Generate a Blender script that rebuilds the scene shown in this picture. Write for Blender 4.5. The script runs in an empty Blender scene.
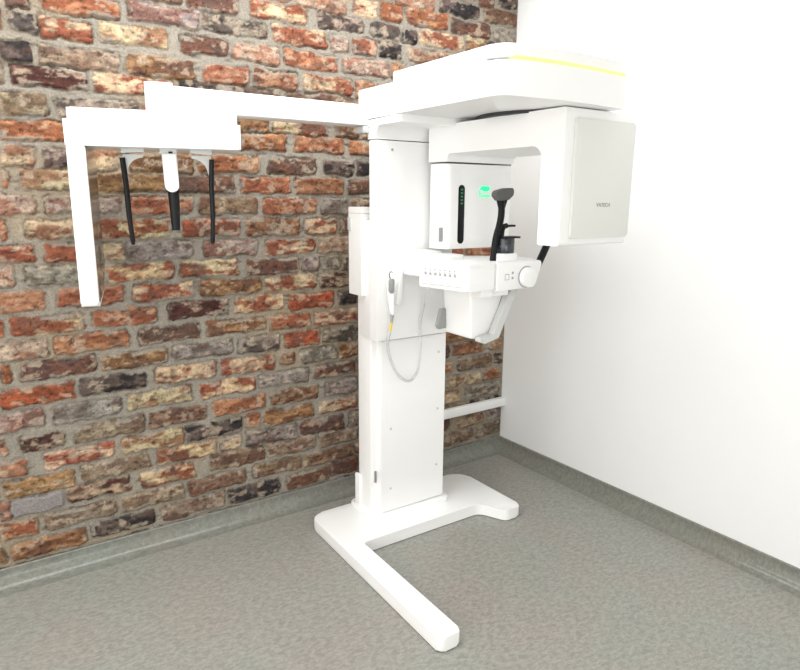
import bpy, bmesh, math, random
import numpy as np
from mathutils import Vector, Matrix
S = bpy.context.scene; C = S.collection

# ------------------------------------------------------------ camera
CAMP = (-2.77177, -2.90709, 1.6); YAW, PITCH, ROLL, FPX = 0.597296, 0.211419, 0.0072054, 641.84
_f = Vector((math.sin(YAW)*math.cos(PITCH), math.cos(YAW)*math.cos(PITCH), -math.sin(PITCH)))
_r = Vector((math.cos(YAW), -math.sin(YAW), 0)); _u = _r.cross(_f)
_r2 = math.cos(ROLL)*_r + math.sin(ROLL)*_u; _u2 = -math.sin(ROLL)*_r + math.cos(ROLL)*_u
cd = bpy.data.cameras.new('camera'); cam = bpy.data.objects.new('camera', cd); C.objects.link(cam)
cam.matrix_world = Matrix(((_r2.x, _u2.x, -_f.x, CAMP[0]), (_r2.y, _u2.y, -_f.y, CAMP[1]), (_r2.z, _u2.z, -_f.z, CAMP[2]), (0, 0, 0, 1)))
cd.sensor_fit = 'HORIZONTAL'; cd.sensor_width = 36; cd.lens = 36*FPX/800; cd.clip_start = .05
S.camera = cam

# ------------------------------------------------------------ light and exposure
w = bpy.data.worlds.new('world'); S.world = w; w.use_nodes = True
w.node_tree.nodes['Background'].inputs[0].default_value = (.95, .97, 1, 1)
w.node_tree.nodes['Background'].inputs[1].default_value = 1.0
def area(name, loc, rot, sx, sy, power, col=(1, 1, 1)):
    l = bpy.data.lights.new(name, 'AREA'); l.shape = 'RECTANGLE'; l.size = sx; l.size_y = sy; l.energy = power; l.color = col
    o = bpy.data.objects.new(name, l); C.objects.link(o); o.location = loc; o.rotation_euler = rot; return o
area('window_and_fill_light', (-4.5, -2.2, 1.5), (0, -math.pi/2, 0), 2.3, 4.2, 78, (1, .99, .98))
area('window_and_fill_light', (-2.9, -4.5, .65), (math.pi/2, 0, 0), 2.6, 1.0, 30, (1, .99, .97))  # added fill, not a window: kept low to brighten column front and base
area('ceiling_panel_light', (-1.65, -.9, 2.87), (0, 0, 0), 2.8, 1.0, 62, (.98, .99, 1))
area('ceiling_panel_light', (-2.3, -3.9, 2.87), (0, 0, 0), 2.6, 1.0, 10, (.98, .99, 1))
S.view_settings.view_transform = 'Standard'; S.view_settings.look = 'None'
S.view_settings.gamma = 1; S.view_settings.use_curve_mapping = False
S.view_settings.exposure = -0.06

# ------------------------------------------------------------ materials
def lin(c): return tuple(((v/255/12.92) if v/255 <= .04045 else ((v/255+.055)/1.055)**2.4) for v in c)
def mat(name, rgb, rough=.4, metal=0, spec=.5, emit=None, estr=0, alpha=1, trans=0, var=0.02):
    m = bpy.data.materials.new(name); m.use_nodes = True; nt = m.node_tree; b = nt.nodes['Principled BSDF']
    c = lin(rgb); b.inputs['Base Color'].default_value = (*c, 1)
    if var:
        tc = nt.nodes.new('ShaderNodeTexCoord'); n = nt.nodes.new('ShaderNodeTexNoise'); n.inputs['Scale'].default_value = 9
        r = nt.nodes.new('ShaderNodeMapRange'); r.inputs['To Min'].default_value = 1-var; r.inputs['To Max'].default_value = 1
        mx = nt.nodes.new('ShaderNodeVectorMath'); mx.operation = 'SCALE'; mx.inputs[0].default_value = c
        nt.links.new(tc.outputs['Object'], n.inputs['Vector']); nt.links.new(n.outputs['Fac'], r.inputs['Value'])
        nt.links.new(r.outputs[0], mx.inputs['Scale']); nt.links.new(mx.outputs[0], b.inputs['Base Color'])
    b.inputs['Roughness'].default_value = rough; b.inputs['Metallic'].default_value = metal
    b.inputs['Specular IOR Level'].default_value = spec; b.inputs['Transmission Weight'].default_value = trans
    if emit: b.inputs['Emission Color'].default_value = (*lin(emit), 1); b.inputs['Emission Strength'].default_value = estr
    return m
WHITE = mat('white_plastic', (244, 244, 243), .32)
WHITE2 = mat('white_enamel', (238, 238, 236), .45)
OFFW = mat('off_white_panel', (220, 221, 216), .3)
GREYP = mat('grey_plastic', (150, 152, 150), .4)
LGREY = mat('light_grey_plastic', (200, 202, 200), .4)
BLACK = mat('black_plastic', (14, 14, 16), .45, spec=.25)
GLOSSG = mat('glossy_window', (170, 166, 160), .16, metal=.85)
DGREY = mat('dark_grey_rubber', (92, 92, 92), .6)
GAP = mat('dark_gap', (40, 40, 46), .6)
SMOKE = mat('smoked_plastic', (70, 72, 80), .15, trans=.5)
CLEARP = mat('frosted_plastic', (205, 207, 205), .25)
GREEN = mat('green_led', (30, 230, 150), .4, emit=(10, 235, 150), estr=.9, var=0)
GREEND = mat('green_readout', (20, 90, 60), .4, emit=(20, 150, 90), estr=.35, var=0)
STRIP = mat('lit_strip', (150, 160, 60), .4, emit=(222, 248, 170), estr=.85, var=0)
MARK = mat('grey_print', (165, 168, 168), .5, var=0)
MARKD = mat('dark_grey_print', (120, 122, 122), .5, var=0)
STEEL = mat('steel', (150, 150, 150), .3, metal=.9)
YEL = mat('yellow_tape', (225, 190, 80), .5)
WALLW = mat('white_paint', (238, 239, 238), .75, spec=.2, var=.015)
CEILM = mat('ceiling_paint', (235, 235, 233), .9, spec=.1, var=.01)

def floor_material(name, base, spk=.16, rough=.38):
    m = bpy.data.materials.new(name); m.use_nodes = True; nt = m.node_tree; N = nt.nodes.new; L = nt.links.new
    b = nt.nodes['Principled BSDF']; tc = N('ShaderNodeTexCoord')
    mp = N('ShaderNodeMapping'); mp.inputs['Rotation'].default_value = (0, 0, .5); mp.inputs['Scale'].default_value = (1, 1.7, 1)
    L(tc.outputs['Object'], mp.inputs['Vector'])
    n1 = N('ShaderNodeTexNoise'); n1.inputs['Scale'].default_value = 40; n1.inputs['Detail'].default_value = 3; n1.inputs['Distortion'].default_value = .6
    n2 = N('ShaderNodeTexNoise'); n2.inputs['Scale'].default_value = 95; n2.inputs['Detail'].default_value = 2
    n3 = N('ShaderNodeTexNoise'); n3.inputs['Scale'].default_value = 2.2
    for n in (n1, n2): L(mp.outputs[0], n.inputs['Vector'])
    L(tc.outputs['Object'], n3.inputs['Vector'])
    c = lin(base)
    r1 = N('ShaderNodeValToRGB'); e = r1.color_ramp.elements
    e[0].position = .33; e[0].color = (*[v*(1-spk*1.3) for v in c], 1); e[1].position = .62; e[1].color = (*[v*(1+spk*.6) for v in c], 1)
    L(n1.outputs['Fac'], r1.inputs[0])
    r2 = N('ShaderNodeMapRange'); r2.inputs['From Min'].default_value = .3; r2.inputs['From Max'].default_value = .7; r2.inputs['To Min'].default_value = 1-spk*.8; r2.inputs['To Max'].default_value = 1+spk*.5
    L(n2.outputs['Fac'], r2.inputs['Value'])
    sc = N('ShaderNodeVectorMath'); sc.operation = 'SCALE'; L(r1.outputs[0], sc.inputs[0]); L(r2.outputs[0], sc.inputs['Scale'])
    r3 = N('ShaderNodeValToRGB'); e = r3.color_ramp.elements; e[0].position = .35; e[0].color = (.95, 1, .97, 1); e[1].position = .65; e[1].color = (1.0, .965, .95, 1)
    L(n3.outputs['Fac'], r3.inputs[0])
    mu = N('ShaderNodeVectorMath'); mu.operation = 'MULTIPLY'; L(sc.outputs[0], mu.inputs[0]); L(r3.outputs[0], mu.inputs[1])
    L(mu.outputs[0], b.inputs['Base Color']); b.inputs['Roughness'].default_value = rough; b.inputs['Specular IOR Level'].default_value = .35
    return m
VINYL = floor_material('vinyl_floor', (152, 150, 144), .15)
COVE = floor_material('vinyl_cove', (128, 128, 121), .13, .2)

# ------------------------------------------------------------ mesh helpers
def finish(bm, name, m, parent=None, smooth=35, kind=None, loc=None):
    bmesh.ops.recalc_face_normals(bm, faces=bm.faces)
    me = bpy.data.meshes.new(name); bm.to_mesh(me); bm.free(); me.materials.append(m)
    if smooth:
        me.polygons.foreach_set('use_smooth', [True]*len(me.polygons)); me.set_sharp_from_angle(angle=math.radians(smooth))
    o = bpy.data.objects.new(name, me); C.objects.link(o)
    if parent: o.parent = parent; o.matrix_parent_inverse = Matrix.Translation(-wloc(parent)) if wloc(parent).length else Matrix()
    if kind: o['kind'] = kind
    return o
def wloc(o):
    v = Vector(o.location)
    return v
def fillet(pts, n=6):
    """pts: (x, y) or (x, y, r) -> polygon with rounded corners"""
    out = []
    for i, p in enumerate(pts):
        r = p[2] if len(p) > 2 else 0
        P = Vector(p[:2]); A = Vector(pts[i-1][:2]); B = Vector(pts[(i+1) % len(pts)][:2])
        if r <= 0: out.append(tuple(P)); continue
        a = (A-P); b = (B-P); la, lb = a.length, b.length; a.normalize(); b.normalize()
        ang = math.acos(max(-1, min(1, a.dot(b)))); t = min(r/math.tan(ang/2), la*.49, lb*.49); rr = t*math.tan(ang/2)
        s = P+a*t; e = P+b*t; cc = P+(a+b).normalized()*(rr/math.sin(ang/2))
        v0 = s-cc; v1 = e-cc; th = math.acos(max(-1, min(1, v0.normalized().dot(v1.normalized()))))
        for k in range(n+1):
            f = k/n; q = (math.sin((1-f)*th)*v0+math.sin(f*th)*v1)/max(math.sin(th), 1e-9)
            out.append(tuple(cc+q))
    return out
AX = {'z': lambda a, b, h: (a, b, h), 'x': lambda a, b, h: (h, a, b), 'y': lambda a, b, h: (a, h, b)}
def prism(bm, pts, axis, lo, hi, bev=.004, seg=2, n=6, fn=None):
    poly = fillet(pts, n); f = AX[axis]
    a = [bm.verts.new(f(p[0], p[1], lo)) for p in poly]; b = [bm.verts.new(f(p[0], p[1], hi)) for p in poly]
    fs = [bm.faces.new(a), bm.faces.new(b)]; k = len(a); cap = set()
    for i in range(k): fs.append(bm.faces.new((a[i], a[(i+1) % k], b[(i+1) % k], b[i])))
    if bev > 0:
        es = [bm.edges.get((v[i], v[(i+1) % k])) for v in (a, b) for i in range(k)]
        res = bmesh.ops.bevel(bm, geom=es, offset=bev, segments=seg, affect='EDGES', profile=.5, clamp_overlap=True)
    return bm
def box(bm, x0, x1, y0, y1, z0, z1, bev=.004, r=0, axis='z', seg=2):
    if axis == 'z': prism(bm, [(x0, y0, r), (x1, y0, r), (x1, y1, r), (x0, y1, r)], 'z', z0, z1, bev, seg)
    elif axis == 'y': prism(bm, [(x0, z0, r), (x1, z0, r), (x1, z1, r), (x0, z1, r)], 'y', y0, y1, bev, seg)
    else: prism(bm, [(y0, z0, r), (y1, z0, r), (y1, z1, r), (y0, z1, r)], 'x', x0, x1, bev, seg)
    return bm
def NB(): return bmesh.new()
def tube(bm, pts, r, n=10, caps=True, flat=1.0):
    pts = [Vector(p) for p in pts]; rs = r if isinstance(r, (list, tuple)) else [r]*len(pts); rings = []
    t0 = (pts[1]-pts[0]).normalized(); up = Vector((0, 0, 1)) if abs(t0.z) < .9 else Vector((0, 1, 0)); nrm = (up-t0*up.dot(t0)).normalized()
    for i, p in enumerate(pts):
        t = (pts[min(i+1, len(pts)-1)]-pts[max(i-1, 0)]).normalized(); nrm = (nrm-t*nrm.dot(t)).normalized(); bn = t.cross(nrm)
        rings.append([bm.verts.new(p+rs[i]*(math.cos(2*math.pi*k/n)*nrm+flat*math.sin(2*math.pi*k/n)*bn)) for k in range(n)])
    for i in range(len(rings)-1):
        for k in range(n): bm.faces.new((rings[i][k], rings[i][(k+1) % n], rings[i+1][(k+1) % n], rings[i+1][k]))
    if caps: bm.faces.new(rings[0]); bm.faces.new(rings[-1])
    return bm
def curve(pts, n=8):
    P = [Vector(p) for p in pts]; P = [P[0]*2-P[1]]+P+[P[-1]*2-P[-2]]; out = []
    for i in range(1, len(P)-2):
        for k in range(n):
            t = k/n; out.append(.5*((2*P[i])+(P[i+1]-P[i-1])*t+(2*P[i-1]-5*P[i]+4*P[i+1]-P[i+2])*t*t+(3*P[i]-P[i-1]-3*P[i+1]+P[i+2])*t**3))
    out.append(P[-2]); return out
def disc(bm, c, axis, r, d, n=28, bev=.002):
    """cylinder with rounded rim, centre c, along axis, half depth d"""
    pts = [(r*math.cos(2*math.pi*i/n), r*math.sin(2*math.pi*i/n)) for i in range(n)]
    b2 = bmesh.new(); prism(b2, pts, axis, -d, d, bev); bmesh.ops.translate(b2, verts=b2.verts, vec=c)
    me = bpy.data.meshes.new('t'); b2.to_mesh(me); b2.free(); bm.from_mesh(me); bpy.data.meshes.remove(me); return bm
def text(body, size, M, name, m, parent, ext=.0006):
    cu = bpy.data.curves.new(name, 'FONT'); cu.body = body; cu.size = size; cu.extrude = ext; cu.align_x = 'CENTER'; cu.align_y = 'CENTER'
    t = bpy.data.objects.new('tmp', cu); C.objects.link(t); bpy.context.view_layer.update()
    me = bpy.data.meshes.new_from_object(t.evaluated_get(bpy.context.evaluated_depsgraph_get())); C.objects.unlink(t); bpy.data.objects.remove(t)
    me.transform(M); me.materials.clear(); me.materials.append(m); me.name = name
    o = bpy.data.objects.new(name, me); C.objects.link(o); o.parent = parent
    o.matrix_parent_inverse = Matrix.Translation(-wloc(parent)); return o
def thing(name, label, cat, loc=(0, 0, 0)):
    o = bpy.data.objects.new(name, None); o.empty_display_size = .1; C.objects.link(o); o.location = loc
    o['label'] = label; o['category'] = cat; return o
BRICKS = {
 -23: '-2.786,-2.765,0.119,Y -2.745,-2.453,0.132,Y -2.435,-2.162,0.145,D -2.135,-1.833,0.141,t -1.814,-1.542,0.132,D -1.497,-1.249,0.131,B -1.243,-1.072,0.148,r -0.464,-0.224,0.152,t -0.207,-0.004,0.149,t',
 -22: '-2.775,-2.634,0.225,R -2.607,-2.329,0.234,t -2.3,-2.028,0.231,t -2.009,-1.721,0.229,B -1.679,-1.413,0.236,B -1.402,-1.091,0.228,B -0.474,-0.42,0.251,r -0.356,-0.136,0.238,P -0.11,-0.007,0.242,G',
 -21: '-2.764,-2.722,0.326,P -2.722,-2.53,0.325,H -2.514,-2.258,0.335,K -2.211,-1.966,0.322,M -1.898,-1.616,0.334,B -1.6,-1.329,0.333,t -1.312,-1.071,0.325,t',
 -20: '-2.738,-2.479,0.411,Y -2.451,-2.169,0.42,t -2.138,-1.859,0.421,M -1.839,-1.738,0.424,T -1.708,-1.431,0.415,d -1.409,-1.158,0.406,r -1.121,-1.045,0.406,G -0.471,-0.346,0.41,T -0.307,-0.017,0.42,G',
 -19: '-2.746,-2.647,0.499,R -2.588,-2.312,0.504,M -2.282,-2.011,0.507,T -1.997,-1.724,0.507,D -1.709,-1.625,0.509,O -1.61,-1.337,0.504,Y -1.308,-1.07,0.506,M -0.443,-0.181,0.509,T -0.156,-0.013,0.512,R',
 -18: '-2.735,-2.714,0.605,R -2.666,-2.497,0.596,K -2.463,-2.174,0.595,t -2.156,-1.892,0.604,B -1.863,-1.6,0.604,O -1.574,-1.306,0.605,B -1.258,-1.069,0.603,G -0.468,-0.407,0.602,O -0.369,-0.094,0.605,t -0.078,-0.01,0.617,D',
 -17: '-2.741,-2.569,0.702,W -2.537,-2.268,0.694,G -2.242,-1.961,0.704,T -1.925,-1.649,0.7,M -1.633,-1.361,0.704,G -1.332,-1.08,0.709,r -0.411,-0.174,0.707,O -0.124,-0.015,0.711,P',
 -16: '-2.714,-2.448,0.8,F -2.422,-2.155,0.8,D -2.12,-1.843,0.803,T -1.819,-1.545,0.799,M -1.513,-1.431,0.8,B -1.403,-1.195,0.803,G -1.177,-1.067,0.801,Y -0.481,-0.336,0.789,Y -0.062,-0.011,0.791,R',
 -15: '-2.703,-2.666,0.9,R -2.628,-2.355,0.901,r -2.34,-2.057,0.895,Y -2.035,-1.751,0.901,G -1.726,-1.515,0.895,d -1.483,-1.293,0.898,F -1.27,-1.067,0.888,d',
 -14: '-2.711,-2.527,0.989,P -2.501,-2.22,0.995,O -2.17,-1.907,0.993,r -1.879,-1.585,0.997,Y -1.559,-1.343,0.987,O -1.314,-1.066,0.982,M',
 -13: '-2.65,-2.381,1.085,M -2.351,-2.088,1.084,R -2.044,-1.77,1.099,K -1.741,-1.487,1.097,M -1.461,-1.203,1.083,F -1.173,-1.071,1.082,D',
 -12: '-2.673,-2.519,1.189,R -2.472,-2.221,1.19,R -2.181,-1.923,1.184,M -1.896,-1.598,1.184,Y -1.578,-1.31,1.183,M -1.282,-1.113,1.176,K',
 -11: '-2.679,-2.616,1.287,P -2.575,-2.326,1.287,G -2.276,-2.006,1.282,M -1.975,-1.708,1.278,M -1.669,-1.401,1.271,r -1.38,-1.286,1.265,G -1.274,-1.171,1.265,G -1.153,-0.99,1.262,D',
 -10: '-2.67,-2.539,1.374,M -2.504,-2.311,1.374,M -2.292,-2.206,1.372,T -2.199,-1.917,1.368,G -1.868,-1.611,1.365,W -1.571,-1.306,1.359,M -1.284,-1.099,1.36,P',
 -9: '-2.643,-2.623,1.471,O -2.561,-2.311,1.467,T -2.292,-2.006,1.465,M -1.96,-1.69,1.458,F -1.666,-1.391,1.457,Y -1.364,-1.185,1.452,M -1.162,-0.989,1.448,B',
 -8: '-2.659,-2.517,1.564,P -2.482,-2.207,1.564,W -2.176,-1.901,1.56,R -1.875,-1.603,1.555,B -1.573,-1.291,1.55,R -1.268,-1.115,1.55,G -1.097,-0.977,1.549,B',
 -7: '-2.623,-2.6,1.661,O -2.557,-2.301,1.664,T -2.284,-2.007,1.65,Y -1.977,-1.705,1.651,r -1.681,-1.433,1.647,O -1.412,-1.142,1.647,o -1.114,-0.983,1.645,r',
 -6: '-2.614,-2.495,1.747,T -2.469,-2.328,1.742,d -2.299,-2.201,1.739,T -2.166,-1.894,1.739,Y -1.868,-1.581,1.741,O -1.541,-1.297,1.742,r -1.254,-1.083,1.74,D -1.066,-0.988,1.74,D',
 -5: '-2.604,-2.383,1.841,O -1.672,-1.452,1.845,O -1.406,-1.14,1.846,R -1.106,-0.976,1.842,O',
 -4: '-2.61,-2.436,1.937,t -2.409,-2.1,1.94,d -1.682,-1.529,1.921,Y -1.505,-1.228,1.919,M -1.189,-1.047,1.92,B',
 -3: '-2.552,-2.288,2.036,K -2.266,-2.033,2.037,M -1.931,-1.767,2.045,D -1.722,-1.471,2.043,d -1.44,-1.075,2.045,B',
 -2: '-2.574,-2.472,2.12,D -2.446,-2.167,2.117,t -2.136,-1.863,2.121,Y -1.829,-1.617,2.119,R -1.598,-1.387,2.126,R -1.356,-1.086,2.126,M -1.068,-0.958,2.127,R',
 -1: '-2.532,-2.442,2.224,d -2.436,-2.258,2.216,M -2.235,-1.972,2.235,T -1.923,-1.709,2.226,r -1.691,-1.469,2.223,P -1.445,-1.168,2.224,O -1.14,-0.868,2.231,P -0.849,-0.781,2.243,R',
 0: '-2.54,-2.467,2.297,r -2.423,-2.148,2.313,O -2.117,-1.834,2.328,W -1.821,-1.533,2.325,d -1.5,-1.226,2.326,M -1.21,-1.1,2.323,W -1.078,-0.946,2.323,R -0.928,-0.795,2.328,D -0.751,-0.516,2.327,P',
 1: '-1.879,-1.651,2.399,r -1.604,-1.328,2.413,M -1.271,-1.021,2.418,d -0.981,-0.808,2.413,d -0.795,-0.695,2.41,D -0.683,-0.394,2.417,M -0.374,-0.222,2.428,T',
 2: '-1.377,-1.115,2.486,P -1.071,-0.94,2.502,M -0.922,-0.79,2.511,O -0.766,-0.494,2.512,O -0.473,-0.196,2.5,r -0.166,-0.004,2.504,G',
 3: '-0.827,-0.589,2.576,P -0.556,-0.28,2.592,D -0.251,-0.004,2.592,B',
 4: '-0.283,-0.174,2.658,r -0.138,-0.004,2.679,D',
}

# ------------------------------------------------------------ brick wall (reclaimed bricks, one mesh with relief)
# centre line of every brick seen: x0, x1, z, kind of brick (metres on the wall)
PAL = {'R': ((150, 88, 58), (176, 128, 94), .42), 'r': ((118, 78, 60), (98, 76, 66), .5), 'F': ((172, 84, 48), (142, 76, 50), .42),
 'O': ((178, 120, 80), (146, 88, 58), .5), 'o': ((156, 102, 68), (134, 82, 54), .5), 'Y': ((160, 118, 76), (120, 82, 54), .5),
 'T': ((194, 170, 132), (150, 108, 80), .45), 't': ((150, 130, 108), (124, 100, 80), .5), 'M': ((148, 84, 56), (204, 178, 140), .42),
 'P': ((160, 114, 90), (182, 156, 134), .5), 'W': ((172, 152, 138), (138, 100, 84), .42), 'G': ((152, 142, 131), (122, 109, 98), .45),
 'D': ((50, 44, 44), (104, 88, 80), .40), 'd': ((86, 74, 68), (150, 134, 120), .48), 'K': ((80, 46, 38), (168, 144, 120), .36),
 'B': ((116, 80, 60), (142, 114, 90), .5), 'H': ((152, 147, 140), (146, 140, 134), .5)}
WX0, WZ1, ST = -4.6, 2.9, .0048
def build_brick_wall():
    rng = np.random.RandomState(7)
    nx = int((0-WX0)/ST)+1; nz = int(WZ1/ST)+1
    xs = np.linspace(WX0, 0, nx); zs = np.linspace(0, WZ1, nz); X, Z = np.meshgrid(xs, zs)
    def vn(x, z, seed):
        r = np.random.RandomState(seed); g = r.rand(256, 256)
        xi = np.floor(x).astype(int); zi = np.floor(z).astype(int); fx = x-xi; fz = z-zi; fx = fx*fx*(3-2*fx); fz = fz*fz*(3-2*fz)
        a = g[xi % 256, zi % 256]; b = g[(xi+1) % 256, zi % 256]; c = g[xi % 256, (zi+1) % 256]; d = g[(xi+1) % 256, (zi+1) % 256]
        return (a*(1-fx)+b*fx)*(1-fz)+(c*(1-fx)+d*fx)*fz
    def fbm(x, z, seed, o=4):
        s = 0; a = .5; t = 0
        for i in range(o): s = s+a*vn(x*2**i, z*2**i, seed+i); t += a; a *= .55
        return s/t
    sm = lambda a, b, v: np.clip((v-a)/(b-a), 0, 1)**2*(3-2*np.clip((v-a)/(b-a), 0, 1))
    wx = (fbm(X*24, Z*24, 1)-.5)*.026+(vn(X*95, Z*95, 9)-.5)*.006; wz = (fbm(X*16, Z*26, 21)-.5)*.026+(vn(X*90, Z*90, 29)-.5)*.006
    XW = X+wx; ZW = Z+wz
    # mortar
    L = lambda c: np.array(lin(c))
    n1 = fbm(X*9, Z*9, 41); n2 = fbm(X*60, Z*60, 51, 3); n3 = fbm(X*2, Z*3, 61)
    col = L((146, 139, 127))*(.80+.28*n1+.18*(n2-.5))[..., None]
    warm = sm(.5, .7, n3)[..., None]; col = col*(1-warm)+col*np.array([1.08, .98, .86])*warm
    h = -.006+.006*(n1-.5)+.003*(n2-.5)
    cav = sm(.66, .76, fbm(X*14, Z*34, 71)); h = h-.008*cav
    rows = {}
    for k, s in BRICKS.items(): rows[k] = [(float(a), float(b), float(c), d) for a, b, c, d in (t.split(',') for t in s.split())]
    kinds = 'RrOYTMPMGDdBRMt'
    zc = {k: sum(v[2] for v in rows[k])/len(rows[k]) for k in rows}
    for k in list(range(-24, 7)):
        if k not in zc: zc[k] = zc[-23]-.098 if k < -23 else 2.665+.09*(k-4)
    bricks = []
    for k in sorted(zc):
        v = sorted(rows.get(k, [])); full = []; z0 = zc[k]; cur = -4.62+rng.rand()*.2
        ends = v+[(0, .3, z0, None)]
        for b in ends:
            gap = b[0]-cur
            if gap > .1:
                n = max(1, round(gap/.30)); w_ = (gap-.012)/n
                for i in range(n): full.append((cur+i*w_+.014, cur+(i+1)*w_-.012, z0, kinds[rng.randint(len(kinds))]))
            if b[3]: full.append(b)
            cur = max(cur, b[1])
        bricks += [(a, b, .6*c+.4*z0 if abs(c-z0) < .03 else c, d, .0375 if k else .037) for a, b, c, d in full]
    for a, b, c, kd, hh in bricks:
        i0 = max(0, int((a-.03-WX0)/ST)); i1 = min(nx, int((b+.03-WX0)/ST)+1); j0 = max(0, int((c-.07)/ST)); j1 = min(nz, int((c+.07)/ST)+1)
        if i1 <= i0 or j1 <= j0: rng.rand(6); continue
        sl = (slice(j0, j1), slice(i0, i1)); hh = hh+(rng.rand()-.5)*.005; tilt = (rng.rand()-.5)*.02; rr = .006+.012*rng.rand()
        cx = (a+b)/2; x = np.abs(XW[sl]-cx)-(b-a)/2+rr; z = np.abs(ZW[sl]-c-tilt*(X[sl]-cx))-hh+rr
        sd = np.hypot(np.maximum(x, 0), np.maximum(z, 0))+np.minimum(np.maximum(x, z), 0)-rr
        m = sm(.0035, -.0025, sd)
        ox, oz = rng.rand()*50, rng.rand()*50; u = X[sl]; v = Z[sl]
        p1 = fbm(u*13+ox, v*30+oz, 81, 5); p2 = fbm(u*42+ox, v*80+oz, 91, 4); p3 = fbm(u*9+oz, v*16+ox, 95, 3)
        A, B_, fr = PAL[kd]; g_ = np.array([.22, .70, .08]); A = L(A); B_ = L(B_); A = .77*(.88*A+.12*A.dot(g_)); B_ = .77*(.92*B_+.08*B_.dot(g_)); jit = 1+(rng.rand(3)-.5)*.10*np.array([1, 1, 1])+(rng.rand()-.5)*.12
        w2 = sm(-.075, .075, p1-(.5+(.5-fr)*.35))[..., None]
        if kd == 'H': w2 = w2*0; p2 = p2*.2+.4
        c_ = (A*(1-w2)+B_*w2)*jit*(.22+1.55*p2)[..., None]
        if kd != 'H':
            dk = sm(.62, .72, p3)[..., None]*.6; c_ = c_*(1-dk)+L((88, 66, 58))*dk                      # sooty patches
            lt = sm(.60, .70, fbm(u*22+oz, v*34+oz, 99, 4))[..., None]*.5; c_ = c_*(1-lt)+L((182, 166, 144))*lt*(.8+.4*p2)[..., None]   # lime residue
            pit = sm(.72, .80, fbm(u*80+ox, v*90+oz, 103, 2)); c_ = c_*(1-.55*pit)[..., None]
            hb = .004+.003*rng.rand()-.004*w2[..., 0]*rng.rand()+.005*(p1-.5)+.004*(p2-.5)-.003*pit
            hb = hb-.003*sm(-.012, 0, sd)
        else: hb = .006+0*sd
        groove = np.exp(-((sd-.001)/.003)**2)*(fbm(u*14+oz, v*20+ox, 107, 2)**2)*.034
        smear = sm(.60, .68, fbm(u*12+ox+9, v*22+oz, 111, 3))*m*(sd > -.014)*(kd != 'H')
        m2 = m*(1-.8*smear)
        col[sl] = col[sl]*(1-m2)[..., None]+c_*m2[..., None]
        h[sl] = h[sl]*(1-m)+hb*m-groove
    h = np.clip(h, -.028, .02); h[:, -1] = 0
    me = bpy.data.meshes.new('wall_back'); nv = nx*nz
    co = np.empty((nz, nx, 3), np.float32); co[..., 0] = X; co[..., 1] = -h; co[..., 2] = Z
    idx = np.arange(nv).reshape(nz, nx); q = np.stack([idx[:-1, :-1], idx[:-1, 1:], idx[1:, 1:], idx[1:, :-1]], -1).reshape(-1, 4)
    me.vertices.add(nv); me.vertices.foreach_set('co', co.ravel()); nf = len(q)
    me.loops.add(nf*4); me.loops.foreach_set('vertex_index', q.ravel().astype(np.int32))
    me.polygons.add(nf); me.polygons.foreach_set('loop_start', np.arange(0, nf*4, 4, dtype=np.int32)); me.polygons.foreach_set('loop_total', np.full(nf, 4, np.int32))
    me.update(calc_edges=True)
    at = me.color_attributes.new('brick_colour', 'FLOAT_COLOR', 'POINT')
    cc = np.ones((nz, nx, 4), np.float32); cc[..., :3] = np.clip(col, .005, .9); at.data.foreach_set('color', cc.ravel())
    me.polygons.foreach_set('use_smooth', [True]*nf)
    m = bpy.data.materials.new('old_brick'); m.use_nodes = True; nt = m.node_tree; N = nt.nodes.new; K = nt.links.new; b = nt.nodes['Principled BSDF']
    a_ = N('ShaderNodeAttribute'); a_.attribute_name = 'brick_colour'; tc = N('ShaderNodeTexCoord')
    n = N('ShaderNodeTexNoise'); n.inputs['Scale'].default_value = 130; n.inputs['Detail'].default_value = 5
    r = N('ShaderNodeMapRange'); r.inputs['From Min'].default_value = .3; r.inputs['From Max'].default_value = .7; r.inputs['To Min'].default_value = .78; r.inputs['To Max'].default_value = 1.2
    sc = N('ShaderNodeVectorMath'); sc.operation = 'SCALE'
    K(tc.outputs['Object'], n.inputs['Vector']); K(n.outputs['Fac'], r.inputs['Value']); K(a_.outputs['Color'], sc.inputs[0]); K(r.outputs[0], sc.inputs['Scale']); K(sc.outputs[0], b.inputs['Base Color'])
    bp = N('ShaderNodeBump'); bp.inputs['Strength'].default_value = .5; bp.inputs['Distance'].default_value = .004; K(n.outputs['Fac'], bp.inputs['Height']); K(bp.outputs[0], b.inputs['Normal'])
    b.inputs['Roughness'].default_value = .85; b.inputs['Specular IOR Level'].default_value = .25
    me.materials.append(m); o = bpy.data.objects.new('wall_back', me); C.objects.link(o); o['kind'] = 'structure'; return o
build_brick_wall()

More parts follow.
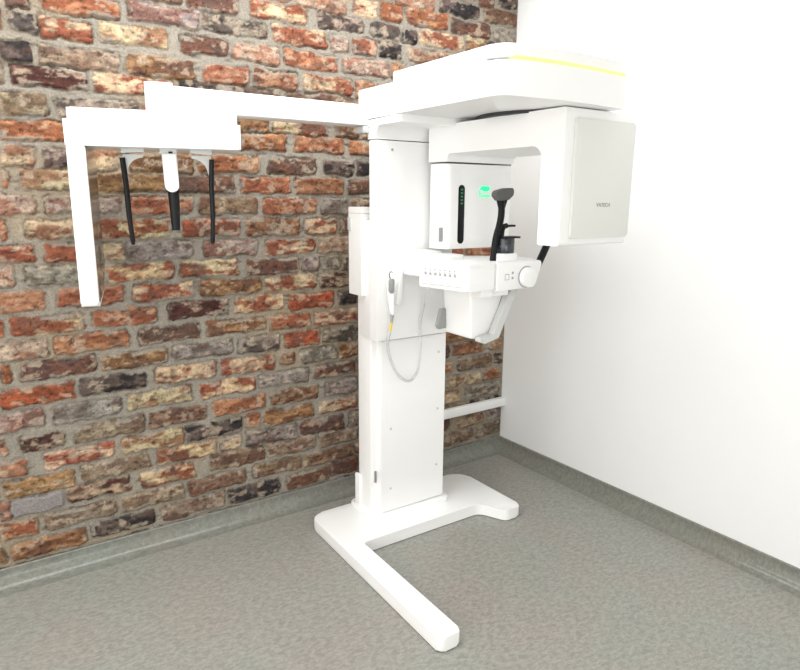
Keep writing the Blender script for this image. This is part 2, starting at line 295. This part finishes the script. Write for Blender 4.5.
# ------------------------------------------------------------ room
def slab(name, x0, x1, y0, y1, z0, z1, m):
    bm = NB(); box(bm, x0, x1, y0, y1, z0, z1, 0); return finish(bm, name, m, None, 0, 'structure')
slab('floor', -4.6, 0.12, -4.6, .12, -.1, 0, VINYL)
slab('wall_right', 0, .12, -4.6, .12, 0, 2.9, WALLW)
slab('wall_left', -4.72, -4.6, -4.6, .12, 0, 2.9, WALLW)
slab('wall_front', -4.72, .12, -4.72, -4.6, 0, 2.9, WALLW)
slab('ceiling', -4.72, .12, -4.72, .12, 2.9, 3.0, CEILM)
def coved(name, axis):
    # vinyl turned up the wall: a quarter round at the floor, then flat up to 8 cm
    R = .066
    prof = [(.0, .0), (.0, .082), (.009, .083), (.012, .080)]
    for k in range(9):
        a = k/8*math.pi/2; prof.append((.012+R*(1-math.cos(a)), R*(1-math.sin(a))+.0012))
    prof.append((.012+R+.004, .0))
    bm = NB()
    if axis == 'x': prism(bm, [(-d, z) for d, z in prof], 'x', -4.6, 0, 0)
    else: prism(bm, [(-d, z) for d, z in prof], 'y', -4.6, 0, 0)
    return finish(bm, name, COVE, None, 40, 'structure')
coved('baseboard_back', 'x'); coved('baseboard_right', 'y')

# cable trunking along the brick
ct = NB(); box(ct, -.90, -.002, -.038, -.004, .298, .352, .003)
o = finish(ct, 'cable_trunking', WHITE2, None, 35); o['label'] = 'white plastic cable trunking running low along the brick wall into the corner'; o['category'] = 'cable trunking'

# ------------------------------------------------------------ the imaging machine
M0 = thing('dental_x_ray_machine', 'tall white dental x-ray machine with side arm standing before the brick wall', 'x-ray machine', (-1.04, -.45, 0))
def part(name, bm, m, parent=None, smooth=35): return finish(bm, name, m, M0 if parent is None else parent, smooth)

# floor stand
bm = NB()
prism(bm, [(-1.520, -1.335, .022), (-1.419, -1.335, .024), (-1.407, -.616, .010), (-.715, -.616, .06), (-.650, -.752, .04), (-.540, -.752, .04), (-.540, -.25, .09), (-1.497, -.25, .07)], 'z', .004, .060, .007, 3, 8)
base = part('base', bm, WHITE)
# column
bm = NB(); prism(bm, [(-1.272, -.505, .04), (-.815, -.505, .04), (-.80, -.25, .01), (-1.268, -.25, .02)], 'z', .059, .082, .006)
part('column_collar', bm, WHITE)
bm = NB(); box(bm, -1.250, -.846, -.430, -.31, .08, 1.50, .003, .008)
column = part('column', bm, WHITE2)
bm = NB(); box(bm, -1.218, -.842, -.472, -.425, .085, .948, .004)
cov = part('front_cover', bm, WHITE)
for x, z in ((-.885, .857), (-.885, .565), (-1.165, .513), (-.885, .265), (-1.165, .205)):
    bm = NB(); disc(bm, (x, -.4725, z), 'y', .006, .001, 14, .0003); part('screw', bm, LGREY, cov)
bm = NB(); box(bm, -1.232, -1.222, -.434, -.428, .235, .295, .001); part('cover_latch', bm, STEEL, cov)
bm = NB(); box(bm, -1.215, -.862, -.466, -.40, .945, .962, .001); part('column_gap', bm, GREYP)
bm = NB(); box(bm, -1.264, -1.250, -.335, -.300, .08, .25, .004); part('rear_bracket', bm, WHITE2)

# carriage
bm = NB()
box(bm, -1.27, -.848, -.512, -.455, .96, 1.838, .004, 0)
prism(bm, [(-1.27, -.47), (-.90, -.47), (-.90, -.33), (-1.252, -.33)], 'z', .963, 1.50, .003)
carr = part('carriage', bm, WHITE)
bm = NB(); prism(bm, [(-.505, 1.842), (-.507, 1.86), (-.515, 1.88), (-.535, 1.90), (-.58, 1.915), (-.62, 1.92), (-.62, 1.93), (-.44, 1.93), (-.44, 1.842)], 'x', -1.27, -.80, .001)
part('carriage_top', bm, WHITE)
for x, z in ((-1.19, 1.80),): 
    bm = NB(); disc(bm, (x, -.5125, z), 'y', .006, .001, 14, .0003); part('screw', bm, MARK, carr)

# electrical box on the back left of the column
bm = NB(); box(bm, -1.283, -1.20, -.402, -.290, 1.155, 1.556, .004)
eb = part('electrical_box', bm, WHITE2)
bm = NB(); box(bm, -1.2838, -1.210, -.4028, -.2895, 1.527, 1.530, .0004); part('seam', bm, LGREY, eb)
bm = NB(); box(bm, -1.290, -1.280, -.315, -.293, 1.45, 1.51, .003); part('switch', bm, LGREY, eb)

# top cap and head
bm = NB()
prism(bm, [(-1.275, -.652, 0), (-.72, -.652, 0), (-.72, -.36, .03), (-1.275, -.36, .02)], 'z', 1.917, 2.05, .006)
prism(bm, [(-1.275, -.70, .01), (-.72, -.70, .01), (-.72, -.43, .03), (-1.275, -.43, .02)], 'z', 1.895, 1.925, .003)
part('top_cap', bm, WHITE)
bm = NB(); box(bm, -1.30, -1.235, -.455, -.395, 1.868, 1.897, .004); part('arm_bracket', bm, LGREY)
def head_outline(i=0.0):
    front = []
    x0, x1, y0 = -1.285+i, -.672-i, -1.30+i
    for k in range(9):
        t = k/8; x = x0+.07+(x1-x0-.09)*t; front.append((x, y0-.018*math.sin(math.pi*t)))
    return [(x0, -.655)]+[(x0, y0+.015, .06)]+[f for f in front[1:-1]]+[(x1, y0+.0, .02), (x1, -.655)]
bm = NB(); prism(bm, head_outline(0), 'z', 1.925, 2.036, .004, 2, 8)
head = part('head', bm, WHITE)
bm = NB(); prism(bm, head_outline(.004), 'z', 2.045, 2.086, .006, 3, 8); part('head_lid', bm, WHITE, head)
bm = NB(); prism(bm, [(-1.275, -.66), (-1.275, -1.20), (-.70, -1.20), (-.70, -.66)], 'z', 2.03, 2.05, 0); part('lid_seam', bm, WHITE, head)
ol = fillet(head_outline(.0008), 8)
sp = [p for p in ol if p[1] < -1.29 or (p[0] > -1 and p[1] < -1.2)]
bm = NB(); a = [(p[0], p[1]) for p in sp]; b = [(p[0], p[1]+.03) for p in reversed(sp)]
prism(bm, a+b, 'z', 2.031, 2.048, 0); part('status_light', bm, STRIP, head)
# dark turning ring under the head
bm = NB(); disc(bm, (-.74, -.93, 1.9195), 'z', .262, .0065, 48, .001); part('turntable', bm, GAP)

# rotating arm: profile in the y-z plane, wide along x, its left side angled
bm = NB()
prof = [(-1.25, 1.425, .015), (-1.15, 1.425, .01), (-1.15, 1.792, .045), (-.655, 1.785, .05), (-.652, 1.752), (-.535, 1.752), (-.535, 1.903, .01), (-1.25, 1.921, .004)]
prism(bm, prof, 'x', 0, 1, 0, n=8)
def arm_x(y): 
    t = (y+1.20)/(.60); t = max(-.1, min(1.1, t)); return -.940+(-1.005+.940)*t, -.556+(-.612+.556)*t
for v in bm.verts:
    l, r = arm_x(v.co.y); v.co.x = l if v.co.x < .5 else r
es = [e for e in bm.edges if abs(e.verts[0].co.x-e.verts[1].co.x) < .16 and e.calc_face_angle(0) > .7 and not (abs(e.verts[0].co.x-arm_x(e.verts[0].co.y)[0]) > .01 and abs(e.verts[0].co.x-arm_x(e.verts[0].co.y)[1]) > .01)]
top_ = [e for e in es if min(e.verts[0].co.z, e.verts[1].co.z) > 1.89]; es = [e for e in es if e not in top_]
bmesh.ops.bevel(bm, geom=es, offset=.022, segments=5, affect='EDGES', profile=.5, clamp_overlap=True)
arm = part('rotating_arm', bm, WHITE, None, 50)
bm = NB(); prism(bm, [(-.888, 1.452, .012), (-.556, 1.452, .012), (-.550, 1.886, .012), (-.888, 1.886, .012)], 'y', -1.264, -1.246, .004, 2)
pan = part('sensor_panel', bm, OFFW, arm)
def face_y(x, y, z, sx=1): return Matrix.Translation((x, y, z)) @ Matrix.Rotation(math.pi/2, 4, 'X')
text('VATECH', .021, face_y(-.715, -1.2645, 1.576), 'maker_logo', MARKD, arm, .0003)
bm = NB(); prism(bm, [(-1.005, -.655, .04), (-.613, -.655, .02), (-.613, -.535, .01), (-1.010, -.535, .02)], 'z', 1.376, 1.744, .010, 3, 10)
src = part('source_housing', bm, WHITE, arm)
bm = NB(); prism(bm, [(-.934, 1.398, .017), (-.900, 1.398, .017), (-.900, 1.655, .017), (-.934, 1.655, .017)], 'y', -.658, -.654, .001)
disp = part('display_strip', bm, BLACK, arm)
for z in (1.575, 1.59, 1.605, 1.62, 1.635):
    bm = NB(); box(bm, -.923, -.911, -.6592, -.6575, z-.0035, z+.0035, 0); finish(bm, 'readout', GREEND, arm)
bm = NB(); prism(bm, [(-1.040, 1.41, .004), (-1.018, 1.41, .004), (-1.018, 1.472, .004), (-1.040, 1.472, .004)], 'y', -.6575, -.654, .0005)
part('status_plate', bm, MARK, arm)
bm = NB(); prism(bm, [(-.806, 1.638), (-.79, 1.652), (-.755, 1.650), (-.752, 1.638), (-.765, 1.628), (-.785, 1.628)], 'y', -.6575, -.655, 0); leaf = part('green_leaf', bm, GREEN, arm)
bm = NB(); tube(bm, curve([(-.81, -.657, 1.612), (-.812, -.657, 1.632), (-.80, -.657, 1.648), (-.785, -.657, 1.650)]), .002, 6); part('green_leaf', bm, GREEN, arm)
text('Green', .026, face_y(-.782, -.6565, 1.610), 'green_logo', GREEN, arm)

# ------------------------------------------------------------ patient console
bm = NB()
prism(bm, [(-1.085, -.915, .012), (-.695, -.905, .02), (-.685, -.76, .03), (-.86, -.64, .02), (-1.140, -.645, .01)], 'z', 1.222, 1.335, .006, 3)
con = part('console', bm, WHITE)
bm = NB(); prism(bm, [(-1.088, -.918, .012), (-.69, -.908, .02), (-.68, -.76, .03), (-.86, -.62, .02), (-1.145, -.63, .01)], 'z', 1.326, 1.340, .005, 2); part('console_top', bm, WHITE, con)
bm = NB(); prism(bm, [(-1.10, -.76, .01), (-.985, -.77, .01), (-.975, -.64, .01), (-1.10, -.64, .01)], 'z', 1.338, 1.360, .004); part('console_pad', bm, WHITE, con)
bm = NB(); prism(bm, [(-1.135, -.655, .01), (-1.02, -.655, .01), (-.99, -.505), (-1.150, -.505)], 'z', 1.262, 1.368, .008); part('console_bracket', bm, WHITE, con)
# buttons and prints on the left side of the console
A0 = Vector((-1.152, -.655, 0)); A1 = Vector((-1.0865, -.912, 0)); dv = (A1-A0).normalized(); nn = Vector((dv.y, -dv.x, 0)); nn = nn if nn.x < 0 else -nn
def on_side(t, z, w_, h_, m, name, dep=.0008, skew=0):
    c = A0+dv*t+nn*.0004; b2 = NB()
    box(b2, -w_/2, w_/2, -dep, dep, -h_/2, h_/2, 0)
    ang = math.atan2(dv.y, dv.x); b2.transform(Matrix.Translation((c.x, c.y, z)) @ Matrix.Rotation(ang, 4, 'Z') @ Matrix.Rotation(skew, 4, 'Y')); return part(name, b2, m, con)
for i in range(7):
    t = .045+i*.026
    on_side(t, 1.302, .008, .005, MARK, 'button_mark'); on_side(t+.001, 1.283, .010, .010, MARK, 'button_mark'); on_side(t, 1.292, .004, .003, MARKD, 'button_mark')
on_side(.125, 1.238, .22, .0018, MARK, 'side_seam')
# front plate with knob
bm = NB(); prism(bm, [(-.935, 1.216, .003), (-.715, 1.222, .02), (-.672, 1.336, .015), (-.935, 1.338, .003)], 'y', -.928, -.905, .004, 2)
fp = part('control_plate', bm, WHITE, con)
bm = NB(); box(bm, -.9385, -.9352, -.9195, -.90, 1.222, 1.334, 0); part('plate_seam', bm, LGREY, con)
bm = NB(); disc(bm, (-.770, -.929, 1.268), 'y', .047, .002, 32, .0005); part('knob_outline', bm, MARK, con)  # grey rim added to outline the knob, which blows out to white
bm = NB(); disc(bm, (-.770, -.940, 1.268), 'y', .043, .012, 32, .005); part('knob', bm, WHITE, con)
for x, z, a_, h_ in ((-.882, 1.285, .022, .003), (-.882, 1.262, .022, .002), (-.893, 1.273, .002, .022), (-.871, 1.273, .002, .022), (-.85, 1.29, .010, .010), (-.85, 1.268, .010, .010), (-.81, 1.284, .026, .002)):
    bm = NB(); box(bm, x-a_/2, x+a_/2, -.929, -.9275, z-h_/2, z+h_/2, 0); part('button_mark', bm, MARK, con)
# foot of the console
bm = NB(); box(bm, -1.0, -.935, -.90, -.80, 1.188, 1.225, .004); part('drawer_foot', bm, WHITE, con)
bm = NB(); box(bm, -.930, -.84, -.895, -.80, 1.190, 1.225, .004); part('drawer_foot', bm, WHITE, con)
bm = NB()
top = [(-1.005, -.84), (-.80, -.84), (-.79, -.64), (-1.0, -.64)]; bot = [(-.99, -.83), (-.885, -.83), (-.87, -.65), (-.985, -.645)]
vt = [bm.verts.new((x, y, 1.225)) for x, y in top]; vb = [bm.verts.new((x, y, z)) for (x, y), z in zip(bot, (1.0, .985, .985, 1.0))]
bm.faces.new(vt); bm.faces.new(vb)
for i in range(4): bm.faces.new((vt[i], vt[(i+1) % 4], vb[(i+1) % 4], vb[i]))
bmesh.ops.bevel(bm, geom=bm.edges[:], offset=.010, segments=3, affect='EDGES', profile=.5, clamp_overlap=True)
part('motor_housing', bm, WHITE)
bm = NB()
prism(bm, [(-.800, 1.222), (-.755, 1.222), (-.865, 1.0, .01), (-.945, .982, .008), (-.975, .992, .006), (-.965, 1.008, .006), (-.895, 1.018, .006)], 'y', -.875, -.838, .004)
part('temple_support_lever', bm, LGREY)
bm = NB(); prism(bm, [(-1.02, 1.11), (-.99, 1.11), (-.99, 1.02), (-1.030, 1.018, .006), (-1.040, 1.035, .006)], 'y', -.66, -.64, .003); part('temple_support_lever', bm, GREYP)

# chin rest
bm = NB(); prism(bm, [(-.945, -.965, .02), (-.84, -.965, .02), (-.84, -.885, .02), (-.945, -.885, .02)], 'z', 1.34, 1.382, .004)
bmesh.ops.translate(bm, verts=bm.verts, vec=(.040, .055, -.012)); chin = part('chin_rest_base', bm, WHITE)
bm = NB(); disc(bm, (-.846, -.87, 1.402), 'z', .040, .034, 28, .004); part('chin_rest', bm, SMOKE, chin)
bm = NB(); prism(bm, [(-.888, -.905, .01), (-.785, -.905, .01), (-.785, -.845, .01), (-.888, -.845, .01)], 'z', 1.433, 1.440, .001); part('chin_rest_rim', bm, BLACK, chin)
bm = NB(); tube(bm, curve([(-.868, -.87, 1.40), (-.868, -.87, 1.45), (-.860, -.87, 1.478), (-.840, -.87, 1.486)]), .011, 10)
box(bm, -.865, -.800, -.882, -.858, 1.480, 1.489, .002); part('bite_guide', bm, BLACK, chin)
# forehead support
bm = NB(); tube(bm, curve([(-.912, -.87, 1.335), (-.908, -.87, 1.38), (-.898, -.87, 1.44), (-.882, -.87, 1.49), (-.874, -.87, 1.54), (-.878, -.87, 1.595)]), .014, 10, flat=1.1)
tube(bm, [(-.878, -.87, 1.55), (-.893, -.87, 1.59), (-.897, -.87, 1.605)], .009, 8); tube(bm, [(-.872, -.87, 1.55), (-.856, -.87, 1.59), (-.852, -.87, 1.608)], .010, 8)
fs = part('forehead_support', bm, BLACK)
bm = NB(); prism(bm, [(-.920, 1.608, .012), (-.900, 1.588, .012), (-.848, 1.592, .015), (-.822, 1.612, .012), (-.820, 1.642, .008), (-.865, 1.640, .01), (-.920, 1.627, .01)], 'y', -.885, -.855, .005, 2)
part('forehead_pad', bm, DGREY, fs)
# hand grip
bm = NB(); tube(bm, curve([(-0.678, -.89, 1.284), (-0.664, -.89, 1.306), (-0.644, -.89, 1.340), (-0.619, -.89, 1.383), (-0.600, -.89, 1.418), (-0.578, -.89, 1.471)], 5), .017, 10, flat=.9); part('hand_grip', bm, BLACK)

# ------------------------------------------------------------ side arm with head clamp
bm = NB(); box(bm, -2.16, -1.272, -.455, -.355, 1.898, 1.982, .006); part('side_arm', bm, WHITE)
PH = math.radians(16); CM = Matrix.Translation((-2.125, -.40, 0)) @ Matrix.Rotation(-PH, 4, 'Z')
def cpart(name, bm, m, parent=None, smooth=35): bm.transform(CM); return part(name, bm, m, parent, smooth)
bm = NB(); box(bm, -.044, .05, -.055, .06, 1.86, 1.990, .008, .012); cpart('pivot', bm, WHITE)
bm = NB(); box(bm, -.314, .279, -.052, .20, 1.768, 1.856, .005, .010)
box(bm, -.300, .268, -.050, .165, 1.850, 1.894, .006, .012); cb = cpart('clamp_carrier', bm, WHITE)
bm = NB(); prism(bm, [(-.060, 1.768), (.21, 1.768), (.21, 1.33, .03), (.10, 1.235, .03), (-.03, 1.200, .02), (-.060, 1.205, .015)], 'x', -.310, -.250, .010, 4)
sp_ = cpart('sensor_plate', bm, WHITE)
bm = NB(); prism(bm, [(-.046, 1.764), (.205, 1.764), (.205, 1.335, .03), (.098, 1.243, .03), (-.03, 1.215, .02), (-.046, 1.222, .01)], 'x', -.2515, -.2485, .001)
cpart('sensor_window', bm, GLOSSG, sp_)
for s, u in ((1, -.140), (-1, .172)):
    ut = -.137 if s > 0 else .171; ub = -.126 if s > 0 else .162
    bm = NB(); prism(bm, [(u-.004*s, 1.768), (u+.075*s, 1.768), (u+.075*s, 1.757), (u-.004*s, 1.752)] if s > 0 else [(u-.075, 1.768), (u+.004, 1.768), (u+.004, 1.752), (u-.075, 1.757)], 'y', .045, .075, .001)
    cpart('ear_rod_mount', bm, CLEARP)
    pts = [(0, 1.748), (.072, 1.748), (.070, 1.738)]+[(.066-.052*math.sin(a*math.pi/12), 1.737-.050*(1-math.cos(a*math.pi/12))-.0) for a in range(1, 7)]+[(.006, 1.655), (0, 1.655)]
    bm = NB(); prism(bm, [(u+s*a, z) for a, z in pts], 'y', .052, .064, .001); er = cpart('ear_rod_holder', bm, CLEARP)
    bm = NB(); tube(bm, curve([(ut-.004*s, .045, 1.735), (ut+.002*s, .045, 1.64), (ub-.006*s, .045, 1.52), (ub, .045, 1.418)]), [.010]*17+[.009]*7+[.006], 10); cpart('ear_rod', bm, BLACK, er)
bm = NB(); box(bm, -.010, .050, .03, .07, 1.750, 1.770, .002); cpart('nasal_mount', bm, CLEARP)
bm = NB(); prism(bm, [(-.004, 1.752), (.050, 1.752), (.051, 1.612, .025), (.002, 1.612, .025)], 'y', .015, .045, .004); nr = cpart('nasal_support', bm, WHITE)
bm = NB(); tube(bm, [(.028, .05, 1.76), (.028, .05, 1.66), (.030, .045, 1.56), (.030, .04, 1.470)], [.022, .022, .019, .015], 12); cpart('nasal_bar', bm, BLACK, nr)

# ------------------------------------------------------------ exposure handset on the column
H = thing('exposure_handset', 'small white handset with grey button and coiled cord, hooked on the column', 'handset', (-1.205, -.53, 1.08))
bm = NB(); prism(bm, [(-1.185, 1.13, .01), (-1.158, 1.12, .01), (-1.150, 1.285, .01), (-1.172, 1.295, .01)], 'y', -.545, -.511, .004)
part('handset_holder', bm, WHITE)
bm = NB(); tube(bm, [(-1.222, -.55, 1.278), (-1.222, -.55, 1.27), (-1.221, -.55, 1.235), (-1.218, -.55, 1.17), (-1.214, -.55, 1.11), (-1.211, -.55, 1.085)], [.010, .020, .024, .021, .014, .009], 14, flat=.7)
hb = part('handset_body', bm, WHITE, H)
bm = NB(); prism(bm, [(-1.239, 1.185, .010), (-1.217, 1.185, .010), (-1.217, 1.252, .010), (-1.239, 1.252, .010)], 'y', -.575, -.560, .003); part('button', bm, GREYP, hb)
bm = NB(); tube(bm, curve([(-1.234, -.566, 1.252), (-1.236, -.562, 1.270), (-1.225, -.558, 1.279), (-1.215, -.562, 1.270), (-1.216, -.566, 1.254)], 5), .003, 6); part('hanging_loop', bm, MARKD, hb)
bm = NB(); tube(bm, [(-1.211, -.55, 1.088), (-1.214, -.548, 1.05)], [.009, .006], 10); part('strain_relief', bm, GREYP, H)
bm = NB(); tube(bm, [(-1.214, -.548, 1.052), (-1.220, -.545, 1.012)], .006, 10); part('tape', bm, YEL, H)
path = curve([(-1.220, -.545, 1.014), (-1.226, -.535, .95), (-1.205, -.53, .87), (-1.155, -.528, .785), (-1.095, -.528, .757), (-1.055, -.53, .80), (-1.040, -.53, .90), (-1.043, -.53, 1.02), (-1.030, -.54, 1.115)], 40)
pts = []
acc = 0
for i, p_ in enumerate(path):
    t = (path[min(i+1, len(path)-1)]-path[max(i-1, 0)]).normalized(); n0 = Vector((0, 1, 0)); n0 = (n0-t*n0.dot(t)).normalized(); b0 = t.cross(n0)
    for k in range(3):
        q = p_ if k == 0 else p_.lerp(path[min(i+1, len(path)-1)], k/3)
        a = (i*3+k)*2*math.pi/9; pts.append(q+.0065*(math.cos(a)*n0+math.sin(a)*b0))
bm = NB(); tube(bm, pts, .0013, 5)
part('coiled_cord', bm, CLEARP, H)
bm = NB(); tube(bm, curve([(-1.030, -.54, 1.112), (-1.032, -.55, 1.15), (-1.050, -.60, 1.19), (-1.055, -.64, 1.224)]), .0028, 6); part('cord_end', bm, CLEARP, H)
